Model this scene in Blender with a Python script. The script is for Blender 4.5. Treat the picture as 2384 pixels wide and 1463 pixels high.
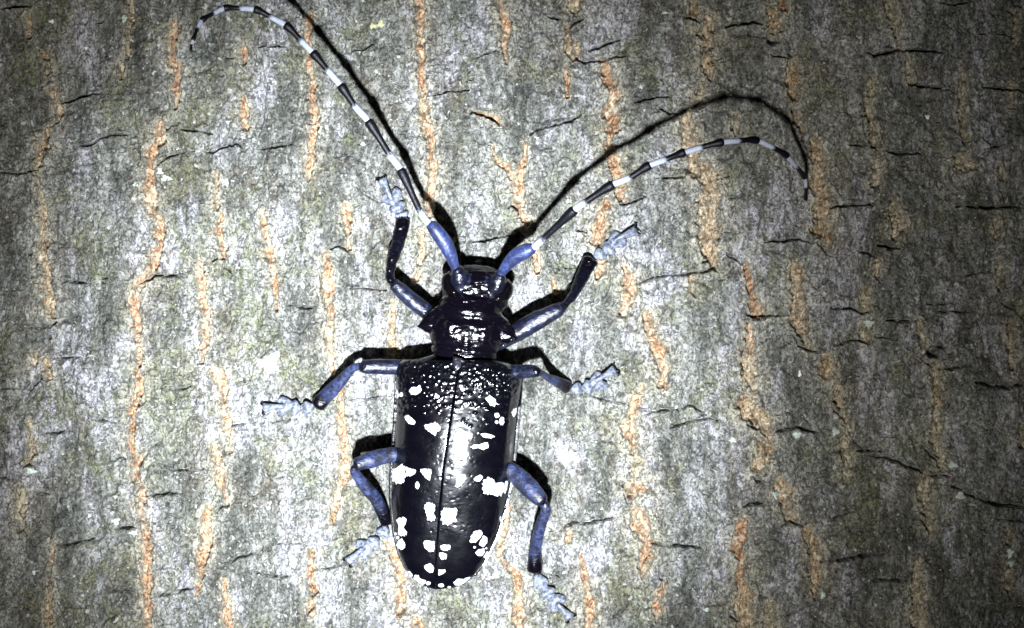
import bpy, bmesh, math, random
import numpy as np
from mathutils import Vector, kdtree

# ------------------------------------------------------------------ scene, camera, light
for o in list(bpy.data.objects):
    bpy.data.objects.remove(o, do_unlink=True)
scene = bpy.context.scene
col = scene.collection
MM = 0.001                      # every length below is in millimetres, scaled to metres
W, H = 2384.0, 1463.0           # size of the photograph
S = 0.04                        # millimetres per photograph pixel on the bark
D = 200.0                       # camera to bark
R = 230.0                       # trunk radius

cam = bpy.data.cameras.new("camera")
cam.sensor_width = 36.0
cam.lens = 36.0 * D / (W * S)
cam.clip_start = 0.002
cam.clip_end = 100.0
camo = bpy.data.objects.new("camera", cam)
camo.location = (0, -D * MM, 0)
camo.rotation_euler = (math.radians(90), 0, 0)
col.objects.link(camo)
scene.camera = camo

world = bpy.data.worlds.new("World")
scene.world = world
world.use_nodes = True
wn = world.node_tree
bg = wn.nodes["Background"]
sky = wn.nodes.new("ShaderNodeTexSky")
sky.sky_type = 'NISHITA'
sky.sun_disc = False
sky.sun_elevation = math.radians(1.0)
sky.sun_rotation = math.radians(200)
wn.links.new(sky.outputs[0], bg.inputs[0])
bg.inputs[1].default_value = 0.004          # night

# the torch that lights the bark: one lamp, a bright hot spot inside a wide spill
def P(u, v, h=0.0):
    """photograph pixel + height above the bark cylinder (mm) -> point in mm"""
    X = (u - W / 2) * S / D
    Z = -(v - H / 2) * S / D
    A = D + R
    q = 1 + X * X
    t = (A - np.sqrt(A * A - q * (A * A - (R + h) ** 2))) / q
    return np.stack(np.broadcast_arrays(X * t, t - D, Z * t), -1)

TORCH = np.array([(1060 - W / 2) * S, -205.0, -(2250 - H / 2) * S])
def spot(name, watts, size, blend, aim, tint):
    l = bpy.data.lights.new(name, 'SPOT')
    l.energy = watts
    l.color = tint
    l.spot_size = math.radians(size)
    l.spot_blend = blend
    l.shadow_soft_size = 4.2 * MM
    o = bpy.data.objects.new(name, l)
    col.objects.link(o)
    o.location = TORCH * MM
    d = Vector(P(*aim)) - Vector(TORCH)
    o.rotation_euler = d.to_track_quat('-Z', 'Y').to_euler()
    return o
spot("torch_hot_spot", 9.8, 22, 1.0, (920, 900), (0.85, 0.915, 1.0))
spot("torch_spill", 1.65, 45, 1.0, (830, 800), (1.0, 0.985, 0.95))

vs = scene.view_settings
vs.view_transform = 'Standard'
vs.look = 'None'
vs.exposure = 0.0
vs.gamma = 1.0
scene.render.engine = 'CYCLES'

# ------------------------------------------------------------------ helpers
def tag(o, label=None, cat=None, group=None, kind=None):
    if label: o["label"] = label
    if cat: o["category"] = cat
    if group: o["group"] = group
    if kind: o["kind"] = kind
    return o

def mesh_np(name, co, faces, mat, parent=None, smooth=True, attrs=None, quads=True):
    """co (n,3) in mm; faces (m,4) or (m,3) index array, or list of lists"""
    me = bpy.data.meshes.new(name)
    co = np.asarray(co, float) * MM
    if isinstance(faces, np.ndarray):
        k = faces.shape[1]
        n = len(faces)
        me.vertices.add(len(co))
        me.vertices.foreach_set("co", co.astype(np.float32).ravel())
        me.loops.add(n * k)
        me.loops.foreach_set("vertex_index", faces.astype(np.int32).ravel())
        me.polygons.add(n)
        me.polygons.foreach_set("loop_start", (np.arange(n) * k).astype(np.int32))
        me.update(calc_edges=True)
    else:
        me.from_pydata([tuple(c) for c in co], [], faces)
    me.validate()
    if smooth:
        me.polygons.foreach_set("use_smooth", np.ones(len(me.polygons), bool))
    if attrs:
        for an, arr in attrs.items():
            a = me.attributes.new(an, 'FLOAT', 'POINT')
            a.data.foreach_set("value", np.asarray(arr, np.float32))
    for m in (mat if isinstance(mat, (list, tuple)) else [mat]):
        me.materials.append(m)
    o = bpy.data.objects.new(name, me)
    col.objects.link(o)
    if parent: o.parent = parent
    return o

_rng = np.random.default_rng(7)
_LAT = _rng.random((256, 256))
def vnoise(x, y, seed=0):
    """value noise in [0,1] on a wrapped lattice"""
    x = np.asarray(x, float) + seed * 37.31
    y = np.asarray(y, float) + seed * 91.77
    xi = np.floor(x).astype(int); yi = np.floor(y).astype(int)
    fx = x - xi; fy = y - yi
    fx = fx * fx * (3 - 2 * fx); fy = fy * fy * (3 - 2 * fy)
    x0 = xi & 255; x1 = (xi + 1) & 255; y0 = yi & 255; y1 = (yi + 1) & 255
    a = _LAT[x0, y0] * (1 - fx) + _LAT[x1, y0] * fx
    b = _LAT[x0, y1] * (1 - fx) + _LAT[x1, y1] * fx
    return a * (1 - fy) + b * fy
def fbm(x, y, seed=0, oct=4, gain=0.5):
    s = 0; a = 1; tot = 0
    for i in range(oct):
        s = s + a * vnoise(x * 2 ** i, y * 2 ** i, seed + i * 3)
        tot += a; a *= gain
    return s / tot
def sstep(e0, e1, x):
    t = np.clip((x - e0) / (e1 - e0), 0, 1)
    return t * t * (3 - 2 * t)

def bark_low(u, v):
    """slow swells of the bark (mm), as a function of photograph pixel"""
    return (fbm(u / 190., v / 300., 1, 2) - 0.5) * 1.2

# ------------------------------------------------------------------ material helpers
class NT:
    def __init__(self, name):
        self.m = bpy.data.materials.new(name)
        self.m.use_nodes = True
        self.t = self.m.node_tree
        self.b = self.t.nodes["Principled BSDF"]
        self.tc = self.t.nodes.new("ShaderNodeTexCoord")
        vm = self.t.nodes.new("ShaderNodeVectorMath"); vm.operation = 'SCALE'
        vm.inputs[3].default_value = 1000.0
        self.t.links.new(self.tc.outputs['Object'], vm.inputs[0])
        self.v = vm.outputs[0]
    def link(self, a, b): self.t.links.new(a, b)
    def noise(self, scale, detail=4, rough=0.55, dist=0.0, off=0, stretch=None):
        n = self.t.nodes.new("ShaderNodeTexNoise")
        n.inputs['Scale'].default_value = scale
        n.inputs['Detail'].default_value = detail
        n.inputs['Roughness'].default_value = rough
        n.inputs['Distortion'].default_value = dist
        v = self.v
        mp = self.t.nodes.new("ShaderNodeMapping")
        mp.inputs['Location'].default_value = (off * 13.7, off * 7.1, off * 3.3)
        if stretch: mp.inputs['Scale'].default_value = stretch
        self.link(v, mp.inputs[0]); self.link(mp.outputs[0], n.inputs['Vector'])
        return n.outputs['Fac']
    def voronoi(self, scale, feature='F1', off=0, stretch=None):
        n = self.t.nodes.new("ShaderNodeTexVoronoi")
        n.feature = feature
        n.inputs['Scale'].default_value = scale
        mp = self.t.nodes.new("ShaderNodeMapping")
        mp.inputs['Location'].default_value = (off * 11.7, off * 5.1, off * 2.3)
        if stretch: mp.inputs['Scale'].default_value = stretch
        self.link(self.v, mp.inputs[0]); self.link(mp.outputs[0], n.inputs['Vector'])
        return n.outputs['Distance']
    def ramp(self, fac, stops):
        r = self.t.nodes.new("ShaderNodeValToRGB")
        e = r.color_ramp.elements
        e[0].position, e[0].color = stops[0][0], tuple(stops[0][1]) + (1,)
        e[1].position, e[1].color = stops[-1][0], tuple(stops[-1][1]) + (1,)
        for p, c in stops[1:-1]:
            x = e.new(p); x.color = tuple(c) + (1,)
        self.link(fac, r.inputs[0])
        return r.outputs[0]
    def mrange(self, fac, a, b, c=0.0, d=1.0):
        n = self.t.nodes.new("ShaderNodeMapRange")
        n.interpolation_type = 'SMOOTHSTEP'
        for i, x in zip((1, 2, 3, 4), (a, b, c, d)): n.inputs[i].default_value = x
        self.link(fac, n.inputs[0])
        return n.outputs[0]
    def mix(self, fac, a, b, mode='MIX'):
        n = self.t.nodes.new("ShaderNodeMix"); n.data_type = 'RGBA'; n.blend_type = mode
        n.clamp_result = False
        for s, x in ((n.inputs[0], fac), (n.inputs[6], a), (n.inputs[7], b)):
            if isinstance(x, (int, float)): s.default_value = x
            elif isinstance(x, tuple): s.default_value = x + (1,)
            else: self.link(x, s)
        return n.outputs[2]
    def math(self, op, a, b=None, clamp=False):
        n = self.t.nodes.new("ShaderNodeMath"); n.operation = op; n.use_clamp = clamp
        for s, x in zip(n.inputs, (a, b)):
            if x is None: continue
            if isinstance(x, (int, float)): s.default_value = x
            else: self.link(x, s)
        return n.outputs[0]
    def attr(self, name):
        n = self.t.nodes.new("ShaderNodeAttribute"); n.attribute_name = name
        return n.outputs['Fac']
    def bump(self, height, strength, dist, prev=None):
        n = self.t.nodes.new("ShaderNodeBump")
        n.inputs['Strength'].default_value = strength
        n.inputs['Distance'].default_value = dist * MM
        self.link(height, n.inputs['Height'])
        if prev is not None: self.link(prev, n.inputs['Normal'])
        return n.outputs[0]
    def out(self, color=None, rough=None, normal=None, spec=None, coat=None, coat_rough=None):
        b = self.b
        for key, x in (('Base Color', color), ('Roughness', rough), ('Normal', normal),
                       ('Specular IOR Level', spec), ('Coat Weight', coat), ('Coat Roughness', coat_rough)):
            if x is None: continue
            if isinstance(x, tuple): b.inputs[key].default_value = x + (1,)
            elif isinstance(x, (int, float)): b.inputs[key].default_value = x
            else: self.link(x, b.inputs[key])
        return self.m

def mat_bark():
    n = NT("lichen_crusted_bark")
    big = n.noise(0.20, 5, 0.62, 0.5, stretch=(1.5, 1, 0.6))
    mid = n.noise(0.75, 5, 0.65, 0.8, off=2, stretch=(1.5, 1, 0.6))
    fine = n.noise(2.3, 3, 0.6, 1.6, off=4, stretch=(1.1, 1, .85))
    c = n.ramp(n.math('ADD', n.math('MULTIPLY', big, 0.5), n.math('MULTIPLY', mid, 0.5)),
               [(0.35, (0.030, 0.031, 0.026)), (0.47, (0.100, 0.103, 0.090)), (0.59, (0.240, 0.243, 0.226))])
    # brown dirt
    di = n.math('MULTIPLY', n.mrange(n.noise(0.17, 4, 0.65, 0.6, off=21, stretch=(1.4, 1, .7)), 0.50, 0.64), n.mrange(n.noise(1.2, 4, 0.7, 0.9, off=22), 0.38, 0.58))
    c = n.mix(n.math('MULTIPLY', di, 0.5), c, (0.105, 0.080, 0.052))
    # pale lilac-grey crust in upright streaks
    pal = n.math('ADD', n.mrange(n.noise(0.14, 4, 0.6, 0.5, off=6, stretch=(1.6, 1, .55)), 0.49, 0.62), n.attr("pale"), True)
    pal = n.math('MULTIPLY', pal, n.mrange(n.noise(1.0, 4, 0.7, 0.8, off=7, stretch=(1.4, 1, .6)), 0.38, 0.57))
    c = n.mix(n.math('MULTIPLY', pal, 0.85), c, (0.37, 0.365, 0.395))
    # green algae
    gr = n.math('ADD', n.mrange(n.noise(0.15, 4, 0.65, 0.6, off=9), 0.49, 0.64), n.attr("moss"), True)
    gr = n.math('MULTIPLY', gr, n.mrange(n.noise(1.4, 4, 0.7, 1.0, off=10), 0.40, 0.58))
    c = n.mix(n.math('MULTIPLY', gr, 0.72), c, (0.143, 0.146, 0.076))
    # corky tan rims beside the fissures
    ed = n.math('MULTIPLY', n.attr("rim"), n.mrange(n.noise(0.9, 5, 0.7, 0.8, off=12), 0.36, 0.56))
    c = n.mix(n.math('MULTIPLY', ed, 0.88), c, (0.36, 0.335, 0.26))
    # grain: dark gaps between the granules of the crust
    g = n.mrange(fine, 0.36, 0.64, 0.34, 1.48)
    c = n.mix(1.0, c, g, 'MULTIPLY')
    wsp = n.mrange(n.noise(1.9, 2, 0.5, 0.3, off=15), 0.655, 0.71)
    c = n.mix(n.math('MULTIPLY', wsp, 0.75), c, (0.50, 0.51, 0.48))
    nb = n.bump(fine, 0.9, 0.28)
    nb = n.bump(n.noise(0.9, 4, 0.65, 0.8, off=17), 0.8, 0.55, nb)
    return n.out(c, 0.6, nb, 0.45)

def mat_cork(name, dark, mid, light, grey):
    n = NT(name)
    a = n.noise(0.5, 5, 0.65, 0.8, off=1)
    f = n.noise(2.4, 4, 0.65, 1.4, off=3, stretch=(1, 1, 0.7))
    c = n.ramp(n.math('ADD', n.math('MULTIPLY', a, 0.6), n.math('MULTIPLY', f, 0.4)),
               [(0.36, dark), (0.48, mid), (0.62, light)])
    # crust of the bark surface creeping over the cork
    edge = n.math('MULTIPLY', n.math('SUBTRACT', 1.0, n.attr("core")), 0.17)
    c = n.mix(n.math('MULTIPLY', n.mrange(n.math('ADD', n.noise(0.8, 5, 0.7, 0.9, off=5), edge), 0.52, 0.62), n.math('MULTIPLY', grey, 1.3, True)), c, (0.33, 0.305, 0.235))
    c = n.mix(1.0, c, n.mrange(f, 0.36, 0.64, 0.38, 1.45), 'MULTIPLY')
    nb = n.bump(f, 1.0, 0.35)
    return n.out(c, 0.75, nb, 0.3)

M_BARK = mat_bark()
M_CORK = {
    'o': mat_cork("orange_cork", (0.21, 0.105, 0.052), (0.39, 0.235, 0.135), (0.49, 0.375, 0.26), 0.7),
    't': mat_cork("tan_cork", (0.19, 0.125, 0.07), (0.39, 0.29, 0.18), (0.53, 0.455, 0.335), 0.5),
    'g': mat_cork("olive_cork", (0.16, 0.135, 0.085), (0.35, 0.305, 0.21), (0.50, 0.46, 0.36), 0.5),
}
def mat_simple(name, color, rough, spec=0.5, bumps=None, coat=None, coat_rough=0.1):
    n = NT(name)
    nb = None
    for (sc, st, di) in bumps or []:
        nb = n.bump(n.noise(sc, 3, 0.6, 0.3), st, di, nb)
    return n.out(color, rough, nb, spec, coat, coat_rough)

# ------------------------------------------------------------------ traced bark features (photograph pixels)
FISS = {  # tone, then (u, v, half width)
 'o': [
  [(404,50,5),(404,84,10),(399,117,8),(399,144,11),(407,174,13),(409,194,9),(414,221,6),(412,252,5)],
  [(374,288,8),(372,328,12),(352,355,13),(350,385,10),(348,422,12),(348,469,13),(350,490,11),(368,517,10),(368,547,10),(372,570,8),(358,597,14),(355,624,13),(335,647,10)],
  [(335,647,9),(315,668,11),(315,698,11),(313,728,9),(317,758,9),(323,788,8),(325,822,9),(327,845,8),(318,862,6)],
  [(322,872,7),(325,890,9),(325,915,11),(312,942,10),(305,966,9),(304,983,7),(300,1010,9),(302,1050,9),(312,1077,10),(313,1117,9)],
  [(322,1132,7),(327,1144,10),(327,1181,10),(327,1214,10),(338,1241,12),(338,1275,12),(337,1315,10),(343,1352,11),(342,1392,9),(338,1425,9),(343,1470,7)],
  [(568,112,5),(568,124,10),(566,148,5)], [(566,228,6),(566,255,9),(570,285,8),(572,300,5)],
  [(514,500,5),(509,537,8),(514,567,8),(518,600,6)],
  [(466,618,9),(466,668,8),(466,691,9),(477,721,8),(477,758,8),(474,802,9),(467,845,5)],
  [(498,862,8),(508,872,11),(518,899,8),(518,932,8),(523,962,8),(528,983,9),(533,1010,7),(534,1054,4)],
  [(499,1034,5),(506,1070,9),(511,1100,9),(514,1130,9),(524,1161,6),(528,1180,4)],
  [(482,1184,6),(477,1200,10),(474,1234,10),(476,1268,11),(474,1301,10),(469,1335,8),(464,1362,7),(462,1384,3)],
  [(519,1354,4),(526,1425,8),(531,1470,8)],
  [(611,488,5),(614,530,7),(622,567,9),(629,604,9),(636,648,6),(639,681,5),(642,722,4)],
  [(722,40,7),(717,84,6),(721,127,6),(722,161,7),(726,188,9),(727,214,7)],
  [(728,222,7),(729,248,10),(734,275,10),(734,298,8),(729,328,7),(727,362,8),(721,395,6),(720,422,3)],
  [(806,484,8),(808,517,10),(808,547,7),(811,580,4)],
  [(760,592,5),(760,637,8),(761,674,9),(766,714,9),(766,765,8),(768,802,8),(768,835,8),(773,868,5)],
  [(791,906,7),(791,949,8),(794,986,9),(798,1033,9),(801,1073,11),(801,1107,10),(791,1134,8),(784,1167,6),(776,1194,7),(774,1220,5)],
  [(915,698,3),(912,728,6),(912,761,6),(907,788,9),(914,816,10)],
  [(972,636,5),(969,648,7)],
  [(724,1282,6),(722,1315,8),(722,1348,9),(727,1382,7)], [(722,1398,6),(724,1426,7)],
  [(896,1262,6),(904,1275,9),(918,1301,10),(928,1325,8),(933,1358,10),(933,1392,9),(931,1428,8)],
  [(970,1444,10),(980,1470,12)],
  [(972,-10,10),(977,34,9),(979,74,9),(977,104,9),(979,134,8),(980,168,8),(985,201,7)],
  [(985,205,7),(987,235,9),(990,278,10),(999,312,9),(1004,342,8),(1007,375,9),(1007,409,9),(1002,439,9),(999,469,9),(1000,505,7)],
  [(1166,-10,14),(1170,27,11),(1175,60,10),(1175,94,8),(1176,124,6),(1180,150,2)],
  [(1103,262,3),(1133,268,4),(1156,280,8),(1160,288,6)],
  [(1149,340,3),(1150,358,4),(1158,375,6),(1183,389,7),(1195,412,8)],
  [(1224,330,3),(1220,369,6),(1210,402,12),(1208,446,12),(1210,479,9),(1214,500,7),(1225,522,12)],
  [(1319,155,4),(1321,180,5),(1321,205,4),(1321,226,4)],
  [(1406,145,7),(1414,174,12),(1428,201,13),(1431,221,11),(1423,245,14),(1423,271,16),(1423,302,14),(1414,332,13)],
  [(1418,342,10),(1421,362,12),(1431,389,13),(1443,422,12),(1446,462,10)],
  [(1418,474,9),(1402,500,15),(1394,530,14),(1389,562,11)], [(1399,610,10),(1401,626,10),(1391,650,5)],
  [(1242,588,7),(1248,608,7),(1254,634,4)], [(1290,655,5),(1294,678,6)],
  [(1448,622,6),(1456,627,9),(1465,647,13),(1465,674,14),(1463,698,12),(1453,728,8)],
  [(1508,732,8),(1518,768,11),(1520,792,11),(1540,815,13),(1545,842,13),(1543,869,11),(1543,896,10)],
  [(1495,900,5),(1491,912,8),(1477,942,8),(1473,970,9)],
  [(1466,990,12),(1469,1004,16),(1473,1023,14),(1475,1054,13)],
  [(1470,1142,16),(1485,1138,20),(1502,1140,10)],
  [(1489,1204,14),(1495,1220,18),(1507,1258,13),(1507,1291,13),(1500,1328,9),(1495,1347,4)],
  [(1354,1298,3),(1361,1331,7),(1367,1368,10),(1374,1405,14),(1371,1470,12)],
  [(1326,1242,6),(1322,1262,7)], [(1545,1362,4),(1538,1384,6),(1528,1400,7),(1532,1425,8),(1531,1448,3)],
  [(1183,1184,6),(1178,1220,7),(1166,1261,9),(1163,1290,8)], [(1172,1305,5),(1184,1322,6),(1203,1335,7),(1207,1375,9),(1206,1470,10)],
  [(1736,610,5),(1749,647,8),(1756,681,8),(1758,708,11),(1770,728,14)],
  [(1749,762,9),(1753,805,10),(1746,822,12)],
  [(1726,1220,9),(1726,1236,13),(1723,1268,14),(1726,1300,10)],
  [(1822,5,7),(1824,18,8)], [(1726,1318,8),(1726,1340,10),(1728,1360,10)],
 ],
 't': [
  [(60,35,7),(64,82,5)], [(92,118,4),(104,140,8),(108,168,7)], [(112,206,7),(128,235,9),(131,262,7),(127,284,4)],
  [(110,290,5),(97,330,11),(90,365,11),(78,392,6)],
  [(97,478,9),(99,523,9),(100,590,10),(105,630,11),(115,681,11),(117,714,11),(124,740,7)],
  [(80,826,7),(78,842,10)], [(107,840,9),(112,866,9),(115,884,6)], [(72,978,4),(75,1023,6),(77,1053,8),(66,1077,7)],
  [(124,1268,6),(120,1300,6),(119,1328,5)], [(117,1356,5),(111,1408,6),(107,1470,8)],
  [(305,-10,5),(303,30,6),(303,50,6),(295,77,5),(293,107,6),(298,138,3)], [(278,142,5),(280,164,9),(281,184,3)],
  [(503,405,5),(506,442,7),(504,482,6)],
  [(982,545,7),(982,590,8),(976,612,5)],
  [(1337,-10,13),(1341,20,10),(1341,38,6)], [(1321,66,5),(1322,111,8),(1334,136,6)], [(1344,106,7),(1342,125,6)],
  [(1614,5,9),(1616,36,7)], [(1651,55,14),(1651,72,18),(1652,104,14)], [(1652,134,8),(1652,151,14),(1654,178,7)],
  [(1604,258,7),(1600,285,12),(1600,305,14),(1605,332,13),(1612,360,12)],
  [(1614,372,13),(1619,389,18),(1640,402,16)], [(1648,406,16),(1652,436,18),(1652,479,18),(1652,520,18)],
  [(1652,520,18),(1652,545,20),(1656,574,18),(1661,601,13),(1664,628,5)],
  [(1610,642,6),(1610,674,6),(1619,693,4)],
  [(1744,832,13),(1746,865,13),(1754,899,14),(1756,922,9)], [(1734,934,14),(1742,946,18),(1756,964,18),(1783,983,15),(1790,1010,12)],
  [(1783,1036,13),(1783,1050,16),(1773,1080,17)], [(1818,1120,10),(1824,1145,14),(1834,1185,12),(1840,1205,10)],
  [(1878,1238,9),(1895,1281,12),(1898,1321,14),(1901,1355,10),(1898,1392,4)],
  [(1730,1375,13),(1736,1408,18),(1739,1470,16)],
  [(1804,28,11),(1804,60,12)], [(1850,145,8),(1854,188,14),(1858,225,10)],
  [(1851,255,5),(1864,281,8),(1874,308,5)], [(1901,330,9),(1905,369,13),(1908,409,17),(1915,449,18)],
  [(1915,455,17),(1918,500,15),(1918,534,18),(1925,560,14),(1931,584,4)],
  [(1858,625,12),(1858,640,13),(1859,671,12),(1861,708,13)], [(1861,722,13),(1861,745,15),(1868,775,11)],
  [(1928,836,10),(1932,850,13),(1928,870,12)], [(1952,905,9),(1956,925,12),(1962,940,8)],
  [(2089,508,12),(2089,528,13),(2085,552,8)], [(2042,608,6),(2044,642,6)], [(2183,890,8),(2186,942,10)],
 ],
 'g': [
  [(80,403,4),(88,440,7),(94,470,8)], [(48,1145,9),(50,1180,11),(50,1225,9)], [(1632,196,9),(1632,215,14),(1624,240,12)],
  [(1713,270,5),(1713,296,9),(1713,315,5)], [(1859,600,5),(1858,612,8)], [(1878,790,8),(1886,806,8)],
  [(1964,948,8),(1978,986,8),(1972,1040,8),(1977,1084,8),(1972,1118,7)],
  [(2063,-10,9),(2079,44,10),(2087,74,8),(2094,112,6)], [(2114,138,5),(2122,184,6)],
  [(2030,186,7),(2030,218,8)], [(2022,238,9),(2030,281,11),(2035,312,12),(2039,336,8)], [(2052,350,7),(2044,395,9),(2040,426,9)],
  [(2087,470,7),(2087,500,9)], [(2015,674,7),(2015,720,8)], [(2015,764,9),(2014,786,10)],
  [(2146,744,5),(2151,775,7),(2157,820,8)], [(2183,852,10),(2183,878,10)],
  [(2186,955,9),(2186,993,11),(2183,1027,10),(2194,1067,9),(2199,1094,7)],
  [(2154,1110,6),(2152,1161,12),(2156,1201,11),(2166,1235,6)], [(2136,1316,9),(2139,1358,12),(2137,1398,13),(2146,1470,14)],
  [(2248,172,5),(2245,228,7),(2246,268,7),(2250,326,7)], [(2243,365,10),(2253,378,16),(2264,388,8)],
  [(2367,30,5),(2365,110,5)], [(2360,200,5),(2360,250,5)], [(2338,392,6),(2340,412,6)],
  [(2327,515,7),(2328,545,8)], [(2333,605,7),(2333,640,8),(2330,674,5)], [(2360,755,7),(2360,815,9),(2367,870,8)],
  [(2379,1000,8),(2380,1035,8)], [(2350,1235,6),(2352,1265,7)], [(2350,1330,6),(2350,1370,6)], [(1790,1400,8),(1794,1470,12)],
  [(1482,1072,12),(1482,1105,12)],
 ],
}
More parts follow.
